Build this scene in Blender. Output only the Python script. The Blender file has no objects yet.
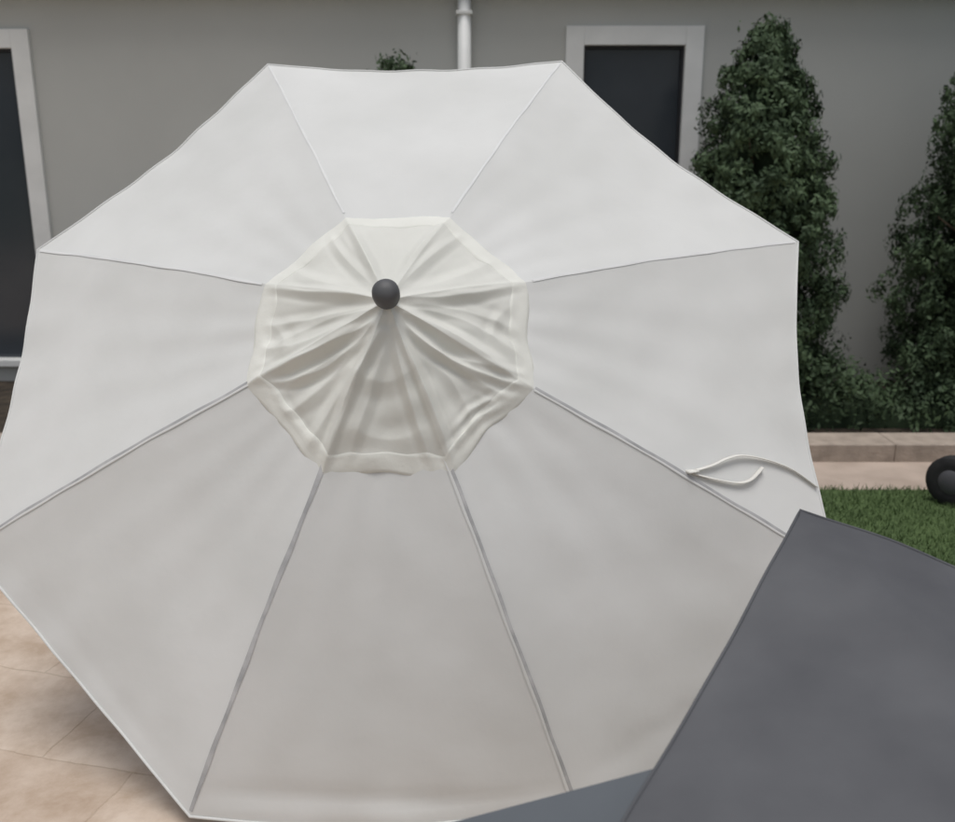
import bpy, math, random
import numpy as np
from mathutils import Vector, Matrix
random.seed(7); rng=np.random.default_rng(7)
S=bpy.context.scene
S.view_settings.view_transform='Standard'; S.view_settings.look='None'; S.view_settings.exposure=0
# ---------------- helpers
def empty(name,loc=(0,0,0)):
    o=bpy.data.objects.new(name,None); S.collection.objects.link(o); o.location=loc; o.empty_display_size=.1
    return o
def mesh(name,v,f,mat=None,parent=None,smooth=False):
    me=bpy.data.meshes.new(name); me.from_pydata([tuple(map(float,p)) for p in v],[],f); me.update()
    if smooth:
        me.polygons.foreach_set('use_smooth',[True]*len(me.polygons))
    o=bpy.data.objects.new(name,me); S.collection.objects.link(o)
    if mat: me.materials.append(mat)
    if parent: o.parent=parent
    return o
def fastmesh(name,V,F,mat,parent=None):
    me=bpy.data.meshes.new(name); n=len(V); k=F.shape[1]; m=len(F)
    me.vertices.add(n); me.vertices.foreach_set('co',V.astype(np.float32).ravel())
    me.loops.add(m*k); me.loops.foreach_set('vertex_index',F.astype(np.int32).ravel())
    me.polygons.add(m); me.polygons.foreach_set('loop_start',np.arange(m,dtype=np.int32)*k)
    me.update(calc_edges=True); me.validate()
    o=bpy.data.objects.new(name,me); S.collection.objects.link(o); me.materials.append(mat)
    if parent: o.parent=parent
    return o
def box(name,x0,x1,y0,y1,z0,z1,mat,parent=None,bev=0):
    v=[(x,y,z) for x in(x0,x1) for y in(y0,y1) for z in(z0,z1)]
    f=[(0,1,3,2),(4,6,7,5),(0,4,5,1),(2,3,7,6),(0,2,6,4),(1,5,7,3)]
    o=mesh(name,v,f,mat,parent)
    if bev:
        m=o.modifiers.new('b','BEVEL'); m.width=bev; m.segments=3
    return o
def tube(name,pts,r,mat,parent=None,seg=10,flat=1.0,closed=False):
    pts=[Vector(p) for p in pts]; v=[];f=[];n=len(pts); prev=None
    for i,p in enumerate(pts):
        a=pts[(i-1)%n] if (i>0 or closed) else p; b=pts[(i+1)%n] if (i<n-1 or closed) else p
        t=(b-a).normalized()
        if prev is None:
            q=Vector((0,0,1)) if abs(t.z)<.9 else Vector((1,0,0)); u=t.cross(q).normalized()
        else: u=(prev-t*prev.dot(t)).normalized()
        prev=u; w=t.cross(u); rr=r[i] if isinstance(r,(list,tuple)) else r
        for k in range(seg):
            an=2*math.pi*k/seg; v.append(p+u*rr*math.cos(an)+w*rr*flat*math.sin(an))
    m=n if closed else n-1
    for i in range(m):
        for k in range(seg):
            j=(i+1)%n; f.append((i*seg+k,i*seg+(k+1)%seg,j*seg+(k+1)%seg,j*seg+k))
    if not closed:
        f.append(tuple(range(seg))[::-1]); f.append(tuple((n-1)*seg+k for k in range(seg)))
    return mesh(name,v,f,mat,parent,True)
def lathe(name,prof,origin,axis,mat,parent=None,seg=28):
    ax=Vector(axis).normalized(); q=Vector((0,0,1)) if abs(ax.z)<.9 else Vector((1,0,0))
    u=ax.cross(q).normalized(); w=ax.cross(u); v=[];f=[];o=Vector(origin)
    for (r,h) in prof:
        for k in range(seg):
            a=2*math.pi*k/seg; v.append(o+ax*h+(u*math.cos(a)+w*math.sin(a))*r)
    for i in range(len(prof)-1):
        for k in range(seg):
            f.append((i*seg+k,i*seg+(k+1)%seg,(i+1)*seg+(k+1)%seg,(i+1)*seg+k))
    f.append(tuple(range(seg))[::-1]); f.append(tuple((len(prof)-1)*seg+k for k in range(seg)))
    return mesh(name,v,f,mat,parent,True)
def mat(name,c1,c2=None,rough=.8,scale=4,bump=0,bscale=60,detail=6,spec=.3,metal=0,trans=0,ramp=(.35,.65),coat=0):
    m=bpy.data.materials.new(name); m.use_nodes=True; N=m.node_tree.nodes; L=m.node_tree.links
    b=N['Principled BSDF']; b.inputs['Roughness'].default_value=rough; b.inputs['Metallic'].default_value=metal
    b.inputs['Specular IOR Level'].default_value=spec
    tc=N.new('ShaderNodeTexCoord'); col=None
    if c2 is None: b.inputs['Base Color'].default_value=(*c1,1)
    else:
        n=N.new('ShaderNodeTexNoise'); n.inputs['Scale'].default_value=scale; n.inputs['Detail'].default_value=detail
        L.new(tc.outputs['Object'],n.inputs['Vector'])
        r=N.new('ShaderNodeValToRGB'); r.color_ramp.elements[0].position=ramp[0]; r.color_ramp.elements[1].position=ramp[1]
        r.color_ramp.elements[0].color=(*c1,1); r.color_ramp.elements[1].color=(*c2,1)
        L.new(n.outputs['Fac'],r.inputs['Fac']); L.new(r.outputs['Color'],b.inputs['Base Color']); col=r.outputs['Color']
    if bump:
        n2=N.new('ShaderNodeTexNoise'); n2.inputs['Scale'].default_value=bscale; n2.inputs['Detail'].default_value=4
        L.new(tc.outputs['Object'],n2.inputs['Vector'])
        bn=N.new('ShaderNodeBump'); bn.inputs['Strength'].default_value=bump; bn.inputs['Distance'].default_value=.01
        L.new(n2.outputs['Fac'],bn.inputs['Height']); L.new(bn.outputs['Normal'],b.inputs['Normal'])
    if trans:
        t=N.new('ShaderNodeBsdfTranslucent'); mx=N.new('ShaderNodeMixShader'); mx.inputs[0].default_value=trans
        if col: L.new(col,t.inputs['Color'])
        else: t.inputs['Color'].default_value=(*c1,1)
        L.new(b.outputs[0],mx.inputs[1]); L.new(t.outputs[0],mx.inputs[2]); L.new(mx.outputs[0],N['Material Output'].inputs['Surface'])
    return m
# ---------------- materials
M_can=mat('canvas_white',(.725,.732,.712),(.79,.797,.78),.85,2.6,.15,14,trans=.13,detail=10)
M_vent=mat('vent_fabric',(.77,.77,.715),(.83,.83,.775),.85,5,.12,30,trans=.15)
M_band=mat('vent_band',(.79,.79,.73),(.85,.85,.79),.85,8,.15,40,trans=.08)
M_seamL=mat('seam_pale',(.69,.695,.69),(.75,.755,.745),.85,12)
M_seamD=mat('seam_grey_shade',(.38,.385,.39),(.54,.54,.54),.85,18)  # darker seam copy for the lower ribs, their shade put into the colour
M_dark=mat('canvas_grey',(.078,.080,.088),(.115,.118,.126),.7,2.8,.2,9,spec=.35,trans=.03,detail=10)
M_dark2=mat('canvas_grey_under',(.10,.113,.127),(.12,.133,.147),.7,3)
M_fin=mat('finial_plastic',(.075,.077,.08),(.095,.095,.10),.55,20,spec=.5)
M_pole=mat('pole_metal',(.05,.05,.055),None,.4,metal=.6)
M_wall=mat('wall_render',(.500,.505,.478),(.535,.54,.512),.9,1.1,.15,90)
M_trim=mat('trim_white',(.75,.755,.735),(.81,.815,.795),.5,6,spec=.4)
M_glass=mat('window_glass',(.036,.045,.056),(.050,.058,.068),.15,1.5,spec=.5)
M_soff=mat('soffit',(.50,.50,.48),None,.8)
M_roof=mat('roof_metal',(.12,.125,.13),(.15,.155,.16),.5,4)
M_stone=mat('kerb_stone',(.32,.27,.225),(.44,.37,.31),.9,9,.4,60)
M_path=mat('path_stone',(.40,.325,.27),(.50,.41,.345),.9,4,.3,60)
M_soil=mat('soil',(.03,.025,.02),(.07,.055,.04),1,12,.6,40)
M_bark=mat('bark',(.07,.05,.035),(.13,.10,.07),.95,20,.6,40)
M_tyre=mat('tyre',(.02,.02,.021),(.03,.03,.031),.8,20)
M_mow=mat('mower_body',(.16,.165,.17),(.22,.22,.22),.45,8)
M_hub=mat('hub',(.10,.10,.11),None,.5)
def leafmat(name,a,b):
    return mat(name,a,b,.65,4.5,spec=.25,ramp=(.36,.64),detail=9)
M_leaf=leafmat('conifer_leaf',(.036,.060,.030),(.092,.138,.070))
M_leaf2=leafmat('hedge_leaf',(.030,.050,.025),(.070,.108,.052))
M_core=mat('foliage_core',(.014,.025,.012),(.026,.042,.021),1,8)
M_grass=mat('grass_soil',(.065,.10,.038),(.095,.145,.055),.95,7,.5,80)
M_blade=mat('grass_blade',(.075,.12,.045),(.13,.195,.075),.7,3)
M_far=mat('far_ground',(.07,.10,.045),(.11,.14,.07),1,.5)
def paving():
    m=bpy.data.materials.new('travertine'); m.use_nodes=True; N=m.node_tree.nodes; L=m.node_tree.links; b=N['Principled BSDF']
    tc=N.new('ShaderNodeTexCoord'); mp=N.new('ShaderNodeMapping'); mp.inputs['Rotation'].default_value=(0,0,math.radians(14))
    L.new(tc.outputs['Object'],mp.inputs['Vector'])
    wn=N.new('ShaderNodeTexNoise'); wn.inputs['Scale'].default_value=7; wn.inputs['Detail'].default_value=6
    L.new(mp.outputs[0],wn.inputs['Vector'])
    mixv=N.new('ShaderNodeMix'); mixv.data_type='RGBA'; mixv.blend_type='LINEAR_LIGHT'; mixv.inputs[0].default_value=.02
    L.new(mp.outputs[0],mixv.inputs[6]); L.new(wn.outputs['Color'],mixv.inputs[7])
    br=N.new('ShaderNodeTexBrick'); br.inputs['Scale'].default_value=1; br.inputs['Brick Width'].default_value=.61; br.inputs['Row Height'].default_value=.41
    br.inputs['Mortar Size'].default_value=.005; br.inputs['Mortar Smooth'].default_value=1
    br.inputs['Color1'].default_value=(.54,.44,.355,1); br.inputs['Color2'].default_value=(.62,.52,.43,1); br.inputs['Mortar'].default_value=(.49,.40,.315,1)
    L.new(mixv.outputs[2],br.inputs['Vector'])
    n=N.new('ShaderNodeTexNoise'); n.inputs['Scale'].default_value=6; n.inputs['Detail'].default_value=12; n.inputs['Distortion'].default_value=.15; n.inputs['Roughness'].default_value=.68
    L.new(tc.outputs['Object'],n.inputs['Vector'])
    r=N.new('ShaderNodeValToRGB'); r.color_ramp.elements[0].position=.36; r.color_ramp.elements[0].color=(.80,.73,.66,1); r.color_ramp.elements[1].position=.62; r.color_ramp.elements[1].color=(1.08,1.07,1.06,1)
    L.new(n.outputs['Fac'],r.inputs['Fac'])
    mu=N.new('ShaderNodeMix'); mu.data_type='RGBA'; mu.blend_type='MULTIPLY'; mu.inputs[0].default_value=1
    L.new(br.outputs['Color'],mu.inputs[6]); L.new(r.outputs['Color'],mu.inputs[7]); L.new(mu.outputs[2],b.inputs['Base Color'])
    b.inputs['Roughness'].default_value=.65
    bp=N.new('ShaderNodeBump'); bp.inputs['Strength'].default_value=.25; bp.inputs['Distance'].default_value=.004; bp.invert=True
    L.new(br.outputs['Fac'],bp.inputs['Height']); L.new(bp.outputs[0],b.inputs['Normal'])
    return m
M_pave=paving()
# ---------------- ground
def sheet(name,x0,x1,y0,y1,z,m): return mesh(name,[(x0,y0,z),(x1,y0,z),(x1,y1,z),(x0,y1,z)],[(0,1,2,3)],m)
sheet('ground',-300,300,-300,300,-.012,M_far)
sheet('patio',-9,9,-6,4.73,-.004,M_pave)
sheet('path',-9,9,4.73,5.21,0,M_path)
sheet('planting_bed',-9,9,5.46,7.0,.06,M_soil)
lawn=sheet('lawn',1.0,9,2.9,4.728,.004,M_grass)
n=30000
bx=rng.uniform(1.02,4.0,n); by=rng.uniform(3.0,4.74,n); a=rng.uniform(0,6.28,n); hh=rng.uniform(.018,.045,n); ln=rng.normal(0,.014,(n,2))
w=.0032
V=np.zeros((n,3,3)); V[:,0]=np.stack([bx-w*np.cos(a),by-w*np.sin(a),np.full(n,.003)],1); V[:,1]=np.stack([bx+w*np.cos(a),by+w*np.sin(a),np.full(n,.003)],1); V[:,2]=np.stack([bx+ln[:,0],by+ln[:,1],hh],1)
fastmesh('blades',V.reshape(-1,3),np.arange(n*3).reshape(-1,3),M_blade,lawn)
k=empty('planter_kerb')
x=-9.0;i=0
while x<9:
    L_=.6; box('kerb_block_%d'%i,x+.001,x+L_-.001,5.21,5.46,-.01,.105,M_stone,k,.008); x+=L_; i+=1
# ---------------- house
H=empty('house')
YW=7.0
def wallpiece(nm,x0,x1,z0,z1): box(nm,x0,x1,YW,YW+.2,z0,z1,M_wall,H)
DX0,DX1,DZ0,DZ1=-5.2,-3.09,.18,2.545
WX0,WX1,WZ0,WZ1=.61,1.56,.95,2.565
wallpiece('wall_a',-11,DX0,0,2.80); wallpiece('wall_b',DX0,DX1,DZ1,2.80); wallpiece('wall_plinth',DX0,DX1,0,DZ0)
wallpiece('wall_c',DX1,WX0,0,2.80); wallpiece('wall_d',WX0,WX1,WZ1,2.80); wallpiece('wall_e',WX0,WX1,0,WZ0); wallpiece('wall_f',WX1,11,0,2.80)
box('wall_back',-11,11,13,13.2,0,2.80,M_wall,H); box('wall_side_l',-11.2,-11,YW,13.2,0,2.80,M_wall,H); box('wall_side_r',11,11.2,YW,13.2,0,2.80,M_wall,H)
def frame(nm,x0,x1,z0,z1,t,sill=True,mull=None):
    y0,y1=YW-.03,YW+.06; q=.018
    box(nm+'_jamb_l',x0,x0+t,y0,y1,z0,z1,M_trim,H,.004); box(nm+'_jamb_r',x1-t,x1,y0,y1,z0,z1,M_trim,H,.004)
    box(nm+'_head',x0+t,x1-t,y0,y1,z1-t,z1,M_trim,H,.004)
    box(nm+'_sill',x0+t,x1-t,y0-.02,y1,z0,z0+(.05),M_trim,H,.004)
    box(nm+'_inner_l',x0+t,x0+t+q,YW+.015,YW+.05,z0+.05,z1-t,M_pole,H); box(nm+'_inner_r',x1-t-q,x1-t,YW+.015,YW+.05,z0+.05,z1-t,M_pole,H)
    box(nm+'_inner_t',x0+t+q,x1-t-q,YW+.015,YW+.05,z1-t-q,z1-t,M_pole,H)
    box(nm+'_glass',x0+t,x1-t,YW+.055,YW+.065,z0+.05,z1-t-.001,M_glass,H)
    if mull: box(nm+'_mullion',mull-.03,mull+.03,YW+.0,YW+.052,z0+.051,z1-t-.032,M_pole,H)
frame('door',DX0,DX1,DZ0,DZ1,.125,mull=-4.15)
frame('window',WX0,WX1,WZ0,WZ1,.125)
mesh('soffit',[(-11.5,YW-.10,2.804),(11.5,YW-.10,2.804),(11.5,YW+.3,2.804),(-11.5,YW+.3,2.804)],[(0,1,2,3)],M_soff,H)
box('fascia',-11.5,11.5,YW-.13,YW-.10,2.79,2.95,M_trim,H)
mesh('roof',[(-11.5,YW-.15,2.955),(11.5,YW-.15,2.955),(11.5,10.1,4.2),(-11.5,10.1,4.2),(-11.5,13.6,2.955),(11.5,13.6,2.955)],[(0,1,2,3),(3,2,5,4),(0,3,4),(1,5,2)],M_roof,H)
tube('downpipe',[(-.09,YW-.055,0),(-.09,YW-.055,2.80)],.046,M_trim,H,16)
for z in(.5,2.64): box('pipe_bracket_%d'%int(z),-.145,-.035,YW-.106,YW-.001,z-.012,z+.012,M_trim,H,.004)
# ---------------- foliage
def leaves(name,P,Nrm,size,m,parent):
    n=len(P); d=Nrm+rng.normal(0,.5,(n,3)); d/=np.linalg.norm(d,axis=1)[:,None]
    r=rng.normal(0,1,(n,3)); r[:,2]+=.9; t=r-(r*d).sum(1)[:,None]*d; t/=np.linalg.norm(t,axis=1)[:,None]; s=np.cross(d,t)
    L_=size*rng.uniform(.6,1.4,n)[:,None]; W=L_*.45
    V=np.stack([P-t*L_*.5,P+s*W*.5,P+t*L_*.5+d*L_*.12,P-s*W*.5],1).reshape(-1,3)
    return fastmesh(name,V,np.arange(n*4).reshape(-1,4),m,parent)
def cone_tree(x,y,h,rw,seed,nclump=330,per=42,size=.038,pw=2.0,u0=.30):
    g=np.random.default_rng(seed); root=empty('conifer_tree',(x,y,.05))
    tube('trunk',[(0,0,-.1),(0.01,0,h*.3),(0,.01,h*.85)],[.045,.035,.008],M_bark,root,8)
    def R(u):
        return rw*np.clip(np.minimum(1,(u/.10)**.5*.9+.1),0,1)*np.clip(1-np.clip((u-u0)/(1.02-u0),0,1)**pw,0,1)+.02
    for j in range(10):
        z=h*(.08+.08*j); an=j*2.4; rr=float(R(np.array(z/h)))*.8
        tube('limb_%d'%j,[(0,0,z),(rr*.6*math.cos(an),rr*.6*math.sin(an),z+.08),(rr*math.cos(an),rr*math.sin(an),z+.22)],[.014,.009,.004],M_bark,root,6)
    v=[];f=[];sg=24;st=22
    for i in range(st+1):
        u=i/st*.93; 
        for k_ in range(sg):
            a=2*math.pi*k_/sg; rr=float(R(np.array(u)))*(.52+.08*math.sin(3*a+u*17)+.05*math.sin(7*a+u*29)); v.append((rr*math.cos(a),rr*math.sin(a),.04+u*h*.97))
    for i in range(st):
        for k_ in range(sg): f.append((i*sg+k_,i*sg+(k_+1)%sg,(i+1)*sg+(k_+1)%sg,(i+1)*sg+k_))
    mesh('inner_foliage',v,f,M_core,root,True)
    u=g.uniform(0,1.0,nclump*3); keep=g.uniform(0,1,nclump*3)<(R(u)/rw*.9+.1); u=u[keep][:nclump]; nc=len(u); an=g.uniform(0,6.283,nc)
    bump=1+.06*np.sin(2*an+9*u)+.06*np.sin(5*an-23*u)
    rad=R(u)*g.uniform(.60,1.03,nc)*bump
    C=np.stack([rad*np.cos(an),rad*np.sin(an),u*h+.02],1); cs=g.uniform(.045,.085,nc)*(.75+.35*(1-u))
    idx=np.repeat(np.arange(nc),per); off=g.normal(0,1,(len(idx),3)); off/=np.linalg.norm(off,axis=1)[:,None]; off*=(g.uniform(0,1,len(idx))**.4)[:,None]
    off[:,2]*=1.3
    P=C[idx]+off*cs[idx][:,None]; Nr=off+np.stack([np.cos(an),np.sin(an),.3+0*an],1)[idx]*.8
    P[:,2]=np.maximum(P[:,2],.0)
    leaves('foliage',P,Nr,size,M_leaf,root)
    q=g.normal(0,1,(200,3))*np.array([.06,.06,.04])+np.array([0,0,h-.02]); leaves('tip_foliage',q,g.normal(0,1,(200,3)),size,M_leaf,root)
    return root
cone_tree(1.78,6.2,2.40,.50,3,1250,46,pw=2.5)
cone_tree(3.42,6.15,2.66,.67,5,1350,46,pw=2.4)
cone_tree(-.52,6.35,2.21,.42,9,420,44,pw=3.2)
cone_tree(5.1,6.2,2.4,.55,11,260,36)
cone_tree(-2.3,6.4,1.15,.30,12,120,36)
hd=empty('hedge')
n=560; C=np.stack([rng.uniform(1.2,6,n),rng.uniform(5.58,6.25,n),rng.uniform(.08,.48,n)],1)
C[:,2]*=.82+.22*np.sin(C[:,0]*4.1)
idx=np.repeat(np.arange(n),46); off=rng.normal(0,.055,(len(idx),3)); P=C[idx]+off; P[:,2]=np.maximum(P[:,2],.07)
leaves('foliage',P,off*10+np.array([0,-.3,.6]),.038,M_leaf2,hd)
v=[];f=[];sx=60
for i in range(sx+1):
    x=1.2+4.8*i/sx; tp=.22+.05*math.sin(x*4.1)+.03*math.sin(x*11)
    v+=[(x,5.7,.05),(x,5.72,tp*.8),(x,5.9,tp),(x,6.15,tp),(x,6.25,.05)]
for i in range(sx):
    for k_ in range(4): f.append((i*5+k_,(i+1)*5+k_,(i+1)*5+k_+1,i*5+k_+1))
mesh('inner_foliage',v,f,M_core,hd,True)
# ---------------- white umbrella
U=empty('white_patio_umbrella')
Cn=[Vector(p) for p in [(-.730,3.507,2.008),(.291,3.476,2.015),(1.016,3.049,1.438),(1.014,2.468,.582),(.254,2.107,.078),(-.753,2.128,.031),(-1.478,2.554,.605),(-1.430,3.121,1.406)]]
az,el=-.034,.611
n_=Vector((math.sin(az)*math.cos(el),-math.cos(az)*math.cos(el),math.sin(el)))
A=Vector((-.222,2.373,1.337))-n_*.02
bow=[.04,.045,.045,-.085,-.03,.0,.03,.035]
def surf(i,s,t,lift=0):
    a=Cn[i];b=Cn[(i+1)%8]; e=a.lerp(b,t); k=math.sin(math.pi*t)
    p=A+(e-A)*s*(1-bow[i]*k*s*s)
    p=p+n_*(.035*math.sin(math.pi*s)-.016*k*s*(1.2-s)*2+lift)
    pk=.0035*math.sin(t*31+i*2.1+s*4)*max(0,s-.75)*4*k
    pk+=k*(.0030*math.sin(s*23+i*1.7)*math.exp(-((t-.10)/.06)**2)+.0030*math.sin(s*19+i)*math.exp(-((t-.90)/.06)**2))
    pk+=k*.004*math.sin(s*9+t*5+i*1.3)*math.sin(t*7-s*6+i)*s
    pk+=k*.0025*math.sin((s*1.3+t*2.1)*9+i*3)*math.sin((s*2.2-t)*8+i)
    if i in(4,3,5):
        wgt={4:math.sin(math.pi*t)**.5 if 0<t<1 else 0,3:.7*t*t*(1-t)*4,5:.6*(1-t)**2*t*4}[i]
        q=(s-.955-.012*math.sin(t*5+1))/.018; pk+=wgt*(-.007*math.exp(-q*q)+.004*math.exp(-((s-.985)/.02)**2))
        pk+=wgt*.006*math.sin(t*15+s*26)*max(0,s-.82)*5
    return p+n_*pk
NS,NT=72,32
vs=[];fs=[]
for i in range(8):
    base=len(vs)
    for a in range(NS+1):
        s=.03+.97*a/NS
        for b in range(NT+1): vs.append(surf(i,s,b/NT))
    for a in range(NS):
        for b in range(NT):
            q=base+a*(NT+1)+b; fs.append((q,q+1,q+NT+2,q+NT+1))
mesh('canopy',vs,fs,M_can,U,True)
hem=[]
for i in range(8):
    for b in range(NT): hem.append(surf(i,1,b/NT))
tube('hem',hem,.0042,M_can,U,6,closed=True)
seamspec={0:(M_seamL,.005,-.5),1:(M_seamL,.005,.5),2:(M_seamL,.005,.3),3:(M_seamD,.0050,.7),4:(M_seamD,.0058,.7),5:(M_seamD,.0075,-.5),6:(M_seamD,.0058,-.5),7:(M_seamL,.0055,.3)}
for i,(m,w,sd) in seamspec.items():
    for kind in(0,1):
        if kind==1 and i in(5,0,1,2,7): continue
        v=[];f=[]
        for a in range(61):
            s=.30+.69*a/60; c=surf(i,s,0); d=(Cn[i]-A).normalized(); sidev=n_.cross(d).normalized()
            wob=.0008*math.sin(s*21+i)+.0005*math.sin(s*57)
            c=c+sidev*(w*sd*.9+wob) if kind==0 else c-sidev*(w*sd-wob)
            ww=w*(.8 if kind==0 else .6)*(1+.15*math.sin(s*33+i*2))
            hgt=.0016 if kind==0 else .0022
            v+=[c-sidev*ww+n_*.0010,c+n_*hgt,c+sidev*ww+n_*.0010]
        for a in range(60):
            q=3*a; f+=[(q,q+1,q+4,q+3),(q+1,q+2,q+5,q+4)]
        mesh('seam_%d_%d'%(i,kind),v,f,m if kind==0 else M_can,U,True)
# vent canopy: slack fabric with tension creases running from the finial to the pinned corners
vs_=[.292,.292,.292,.305,.345,.335,.315,.302]
VP=[(342,222),(452,220),(527,288),(533,392),(453,475),(328,475),(255,395),(263,290)]  # local pattern coordinates of the vent corners
CR=[ # (x0,y0, xm,ym, x1,y1, amp, width)
 (382,322,330,352,258,392,.015,3.4),(378,326,325,374,274,388,.011,3.2),(374,316,322,330,262,368,.009,4),
 (370,312,318,324,268,334,.008,3.6),(372,302,320,300,266,294,.009,3.2),(374,298,318,288,290,272,.006,4),
 (384,332,352,400,330,470,.015,3.4),(380,334,338,408,314,452,.010,4.2),(388,336,372,400,350,468,.007,4),
 (374,330,322,396,290,418,.009,4.4),(366,322,300,352,264,352,.008,4.5),(368,338,330,366,286,400,.007,3.2),
 (394,334,412,400,434,468,.012,3.6),(398,330,428,395,455,470,.015,3.4),(404,328,458,392,474,440,.009,5),
 (402,322,450,362,528,390,.016,3.4),(404,318,458,342,515,382,.011,3.6),(408,314,466,326,528,368,.009,4.2),
 (408,310,465,316,525,340,.008,4.2),(406,304,460,302,522,290,.009,3.2),(404,298,455,285,500,264,.006,4),
 (410,330,462,372,505,398,.008,3.4),(430,352,478,366,524,378,.007,3.0),
 (384,294,362,256,345,226,.009,3.2),(378,295,345,265,328,240,.007,3.2),(394,292,420,256,449,224,.009,3.2),(400,294,435,262,466,238,.007,3.2),
 (390,290,392,262,380,230,.005,5),(300,268,318,262,338,238,.005,3.5),(496,282,480,262,458,236,.005,3.5),
 (446,450,482,422,518,396,.010,3.6),(455,430,480,408,508,396,.007,3.6),(285,398,302,426,322,446,.006,4),
 (350,362,386,380,425,358,.006,7),(352,422,392,438,432,420,.005,7),(276,330,292,352,268,374,.005,4.5),(508,312,492,338,516,356,.005,4.5),
]
CP=[]
for x0,y0,xm,ym,x1,y1,am,wd in CR:
    t=np.linspace(0,1,13); cx=2*xm-.5*(x0+x1); cy=2*ym-.5*(y0+y1)
    P=np.stack([(1-t)**2*x0+2*t*(1-t)*cx+t*t*x1,(1-t)**2*y0+2*t*(1-t)*cy+t*t*y1],1)
    CP.append((P[:-1],P[1:]-P[:-1],am,wd,P.min(0)-wd*5,P.max(0)+wd*5))
def crease(x,y):
    h=0; q=np.array((x,y))
    for p0,dd,am,wd,lo,hi in CP:
        if x<lo[0] or x>hi[0] or y<lo[1] or y>hi[1]: continue
        w_=q-p0; u=np.clip((w_*dd).sum(1)/(dd*dd).sum(1),0,1); r_=w_-dd*u[:,None]; d2=(r_*r_).sum(1); j=int(d2.argmin()); d=math.sqrt(d2[j])
        s=(j+float(u[j]))/12; tp=max(0,math.sin(math.pi*min(1,s*.92+.06)))**.8
        h+=am*.85*tp*(math.exp(-(d/wd)**1.5)-.45*math.exp(-((d-wd*2.2)/wd)**2))
    return h
def vent(th,r,lift=0):
    i=int(th)%8; t=th-int(th); a=A+(Cn[i]-A)*vs_[i]; b=A+(Cn[(i+1)%8]-A)*vs_[(i+1)%8]
    k=max(0,math.sin(math.pi*t)); low={3:.8,4:1.0,5:.9,2:.7,6:.7,1:.3,0:.25,7:.35}[i]
    e=a.lerp(b,t); edge=(.05 if i in(3,4,5) else .025)*k+.014*math.sin(th*5.3+1)*k+.006*math.sin(th*13)*k
    p=A+(e-A)*r*(1-edge*r*r)
    r=min(r,1.0)
    px=389+(VP[i][0]*(1-t)+VP[(i+1)%8][0]*t-389)*r; py=306+(VP[i][1]*(1-t)+VP[(i+1)%8][1]*t-306)*r
    h=.034*(1-r)**.7+.022+.018*math.sin(math.pi*r)
    mid=max(0,math.sin(math.pi*r))
    h-=(.014+.012*low)*k**1.2*mid
    fade=1-max(0,(r-.90)/.10)*.8
    h+=crease(px,py)*(1 if low>.5 else .8)*fade
    h+=.003*math.sin(t*9+i*2+r*8)*r*k+.004*math.sin(px*.11+py*.05)*math.sin(py*.09-px*.04)*low*fade
    p=p+n_*(h+lift)
    p=p+Vector((0,0,-1))*(.008*low*mid)
    return p
NV,NR=8*80,110
v=[];f=[]
for a in range(NR+1):
    r=.05+.95*a/NR
    for b in range(NV): v.append(vent(b/80,r))
for a in range(NR):
    for b in range(NV): q=a*NV; f.append((q+b,q+(b+1)%NV,q+NV+(b+1)%NV,q+NV+b))
vo=mesh('vent_canopy',v,f,M_vent,U,True)
v=[];f=[];RB=(.858,.864,.88,.90,.92,.94,.96,.98,1.0,1.003); LB=(-.001,.0010,.0013,.0013,.0013,.0013,.0013,.0013,.001,-.003)
for b in range(NV):
    wig=.008*math.sin(b*.09)+.005*math.sin(b*.24)
    for r,l in zip(RB,LB): v.append(vent(b/80,r+(wig if r<.87 else 0),l))
nb=len(RB)
for b in range(NV):
    for j in range(nb-1): c=(b+1)%NV; f.append((b*nb+j,b*nb+j+1,c*nb+j+1,c*nb+j))
mesh('vent_band',v,f,M_band,U,True)
F0=A+n_*.055
lathe('finial',[(.020,-.03),(.021,.0),(.030,.006),(.0335,.018),(.0345,.034),(.033,.048),(.027,.058),(.015,.064),(.003,.066)],F0,n_,M_fin,U)
runner=A-n_*.62
for i in range(8):
    pts=[surf(i,s,0)-n_*.016 for s in np.linspace(.03,.93,14)]
    tube('rib_%d'%i,pts,.006,M_pole,U,8)
    tube('strut_%d'%i,[surf(i,.52,0)-n_*.02,runner],.005,M_pole,U,8)
lathe('runner',[(.03,-.04),(.036,-.02),(.036,.02),(.03,.04)],runner,n_,M_fin,U)
lathe('hub',[(.03,-.05),(.045,-.03),(.045,0),(.02,.02)],A-n_*.03,n_,M_fin,U)
tube('pole',[A+n_*.04,A-n_*2.28],.019,M_pole,U,20)
def onp(s,t,l=.006): return surf(2,s,t,l)
def smoothpts(P,n=10):
    P=[Vector(p) for p in P]; Q=[P[0]]+P+[P[-1]]; o=[]
    for i in range(1,len(Q)-2):
        for j in range(n):
            t=j/n; o.append(.5*((2*Q[i])+(-Q[i-1]+Q[i+1])*t+(2*Q[i-1]-5*Q[i]+4*Q[i+1]-Q[i+2])*t*t+(-Q[i-1]+3*Q[i]-3*Q[i+1]+Q[i+2])*t**3))
    return o+[P[-1]]
s1=smoothpts([onp(.65,.965),onp(.70,.90,.012),onp(.745,.84,.016),onp(.79,.80,.014),onp(.86,.775,.010),onp(.93,.77,.008),onp(.995,.79)])
s2=smoothpts([onp(.65,.975),onp(.70,.95,.010),onp(.76,.915,.012),onp(.80,.875,.012),onp(.84,.81,.010)])
M_strap=mat('strap',(.70,.69,.64),(.76,.75,.70),.85,10)
tube('tie_strap',s1,.0064,M_strap,U,8,.35); tube('tie_strap_tail',s2,.0064,M_strap,U,8,.35)
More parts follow.
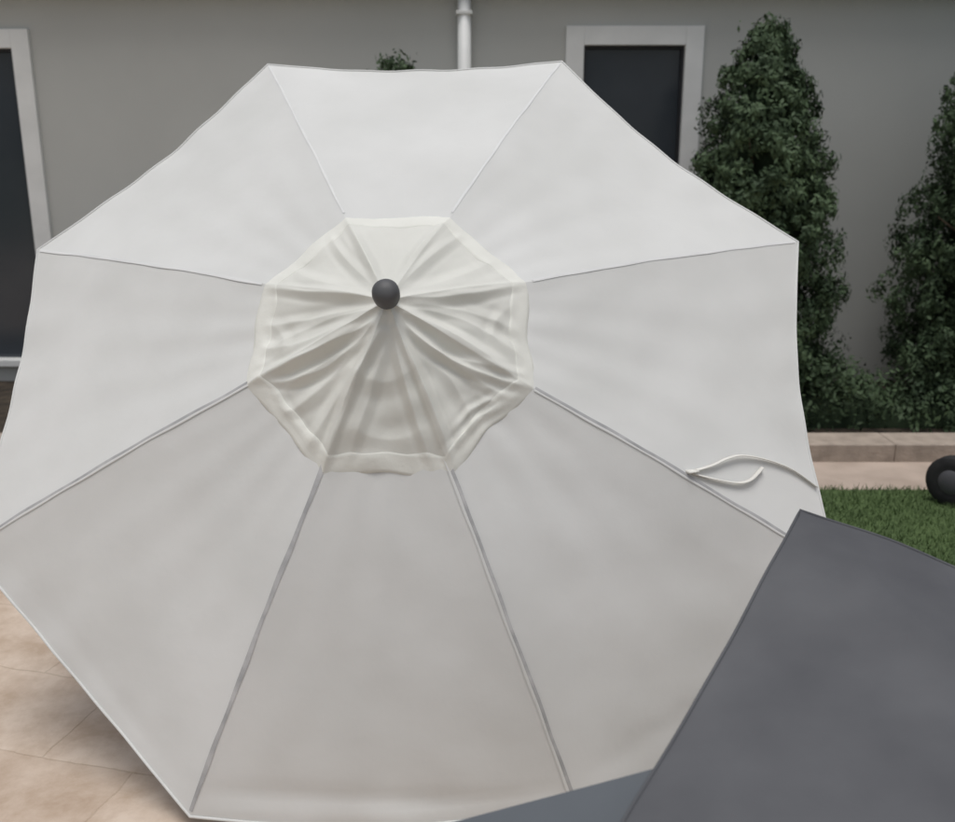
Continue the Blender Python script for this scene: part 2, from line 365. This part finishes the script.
tube('strap_tab',[onp(.635,.985,.008),onp(.66,.955,.010)],.012,M_strap,U,8,.3)
# ---------------- grey square umbrella (foreground right)
G=empty('grey_patio_umbrella')
P1=Vector((.730,2.018,.923)); e2=Vector((-.549,-.807,-.216)).normalized(); e0=Vector((.849,-.511,-.135)); e0=(e0-e2*e0.dot(e2)).normalized()
SD=1.75; nd=e2.cross(e0).normalized()
if nd.z<0: nd=-nd
Cg=P1+(e2+e0)*SD/2
def gp(a,b):
    m=max(abs(a),abs(b)); e=1-m
    z=.16*e**1.0
    z+=.011*math.sin(a*6+b*3)*math.cos(b*5-a*2)+.006*math.sin(a*13+b*9)*math.sin(b*8-a*4)-.02*math.sin(math.pi*m)*(1-(min(abs(a),abs(b))/(m+1e-4)))*.6
    bw=.02
    aa=a*(1-bw*(1-b*b)*abs(a)); bb=b*(1-bw*(1-a*a)*abs(b))
    return Cg+e2*aa*SD/2+e0*bb*SD/2+nd*z
NG=90; v=[];f=[]
for i in range(NG+1):
    for j in range(NG+1): v.append(gp(-1+2*i/NG,-1+2*j/NG))
for i in range(NG):
    for j in range(NG): q=i*(NG+1)+j; f.append((q,q+1,q+NG+2,q+NG+1))
mesh('canopy',v,f,M_dark,G,True)
rim=[gp(-1,-1+2*j/NG) for j in range(NG)]+[gp(-1+2*j/NG,1) for j in range(NG)]+[gp(1,1-2*j/NG) for j in range(NG)]+[gp(1-2*j/NG,-1) for j in range(NG)]
tube('hem',rim,.0035,M_dark,G,6,closed=True)
lathe('finial',[(.02,-.02),(.03,0),(.034,.03),(.02,.055),(.004,.06)],Cg+nd*.16,nd,M_fin,G)
for i,(a,b) in enumerate([(-1,-1),(-1,1),(1,1),(1,-1),(0,1),(0,-1),(1,0),(-1,0)]):
    tube('rib_%d'%i,[gp(a*t,b*t)-nd*.014 for t in np.linspace(.02,.98,10)],.006,M_pole,G,8)
tube('pole',[Cg+nd*.15,Cg-nd*.2,Vector((Cg.x+.05,Cg.y+.02,0))],.02,M_pole,G,16)
lathe('base',[(.26,0),(.26,.03),(.22,.055),(.05,.07),(.035,.2)],(Cg.x+.05,Cg.y+.02,0),(0,0,1),M_fin,G,40)
# side panel flaring out from under the left hem
v=[];f=[]
s0=.80; Fa=P1+e2*s0+e0*.03-nd*.012; Q1=Vector((.02,1.375,.628))
for i in range(17):
    for j in range(11):
        t=i/16;u=j/10
        top=P1+e2*(s0+.8*t)+e0*.05-nd*.014; out=Fa+(Q1-Fa)*2.6*t
        q=top.lerp(out,u); q=q-nd*(.015*math.sin(math.pi*u)*t+.006*math.sin(u*9+t*5)*t)
        v.append(q)
for i in range(16):
    for j in range(10): q=i*11+j; f.append((q,q+1,q+12,q+11))
mesh('side_panel',v,f,M_dark2,G,True)
# ---------------- lawn mower
LM=empty('lawn_mower',(2.38,4.50,0)); LM.rotation_euler=(0,0,math.radians(-50))
for i,(x,y,r) in enumerate([(0,0,.13),(0,.46,.13),(.62,0,.11),(.62,.46,.11)]):
    lathe('tyre_%d'%i,[(r*.62,-.03),(r*.93,-.032),(r,-.02),(r,.02),(r*.93,.032),(r*.62,.03)],(x,y,r),(0,1,0),M_tyre,LM,30)
    lathe('hub_%d'%i,[(r*.2,-.040),(r*.3,-.036),(r*.6,-.026),(r*.63,.0),(r*.6,.026),(r*.2,.036)],(x,y,r),(0,1,0),M_hub,LM,24)
v=[];f=[]
for j,(ins,z) in enumerate([(0,.11),(0,.20),(.025,.26),(.08,.285)]):
    for k_ in range(32):
        a=2*math.pi*k_/32; cx,cy=.31,.23; ex=(.36-ins); ey=(.19-ins*.8)
        ca,sa=math.cos(a),math.sin(a); v.append((cx+ex*math.copysign(abs(ca)**.5,ca),cy+ey*math.copysign(abs(sa)**.5,sa),z))
for j in range(3):
    for k_ in range(32): f.append((j*32+k_,j*32+(k_+1)%32,(j+1)*32+(k_+1)%32,(j+1)*32+k_))
f.append(tuple(3*32+k_ for k_ in range(32)))
mesh('deck',v,f,M_mow,LM,True)
lathe('engine',[(.12,0),(.13,.03),(.13,.10),(.11,.14),(.05,.155),(.045,.17),(.001,.172)],(.30,.23,.285),(0,0,1),M_fin,LM)
for y in(.05,.41): tube('handle_%d'%int(y*100),[(.60,y,.2),(.75,y,.35),(1.35,y,.95)],.012,M_pole,LM,10)
tube('handle_bar',[(1.35,.05,.95),(1.38,.23,.98),(1.35,.41,.95)],.014,M_pole,LM,10)
# ---------------- light
W=bpy.data.worlds.new("World"); S.world=W; W.use_nodes=True; N=W.node_tree.nodes; L=W.node_tree.links
SE,SR=80,190
sky=N.new('ShaderNodeTexSky'); sky.sky_type='NISHITA'; sky.sun_disc=False; sky.sun_elevation=math.radians(SE); sky.sun_rotation=math.radians(SR)
sky.air_density=1; sky.dust_density=4; sky.ozone_density=1
hs=N.new('ShaderNodeHueSaturation'); hs.inputs['Saturation'].default_value=.45
L.new(sky.outputs[0],hs.inputs['Color']); L.new(hs.outputs[0],N['Background'].inputs['Color']); N['Background'].inputs['Strength'].default_value=.104
sl=bpy.data.lights.new('sun','SUN'); sl.energy=1.35; sl.angle=math.radians(32); sl.color=(1,.985,.96)
so=bpy.data.objects.new('sun',sl); S.collection.objects.link(so)
a=math.radians(SR); e=math.radians(SE); d=Vector((math.sin(a)*math.cos(e),math.cos(a)*math.cos(e),math.sin(e)))
so.rotation_euler=d.to_track_quat('Z','Y').to_euler()
# ---------------- camera
c=bpy.data.cameras.new('camera'); co=bpy.data.objects.new('camera',c); S.collection.objects.link(co)
co.location=(0,0,1.7); co.rotation_euler=(math.radians(75),0,0); c.sensor_width=36; c.lens=36*950/955; c.clip_end=1000; c.clip_start=.05
c.dof.use_dof=True; c.dof.focus_distance=2.6; c.dof.aperture_fstop=3.2
S.camera=co
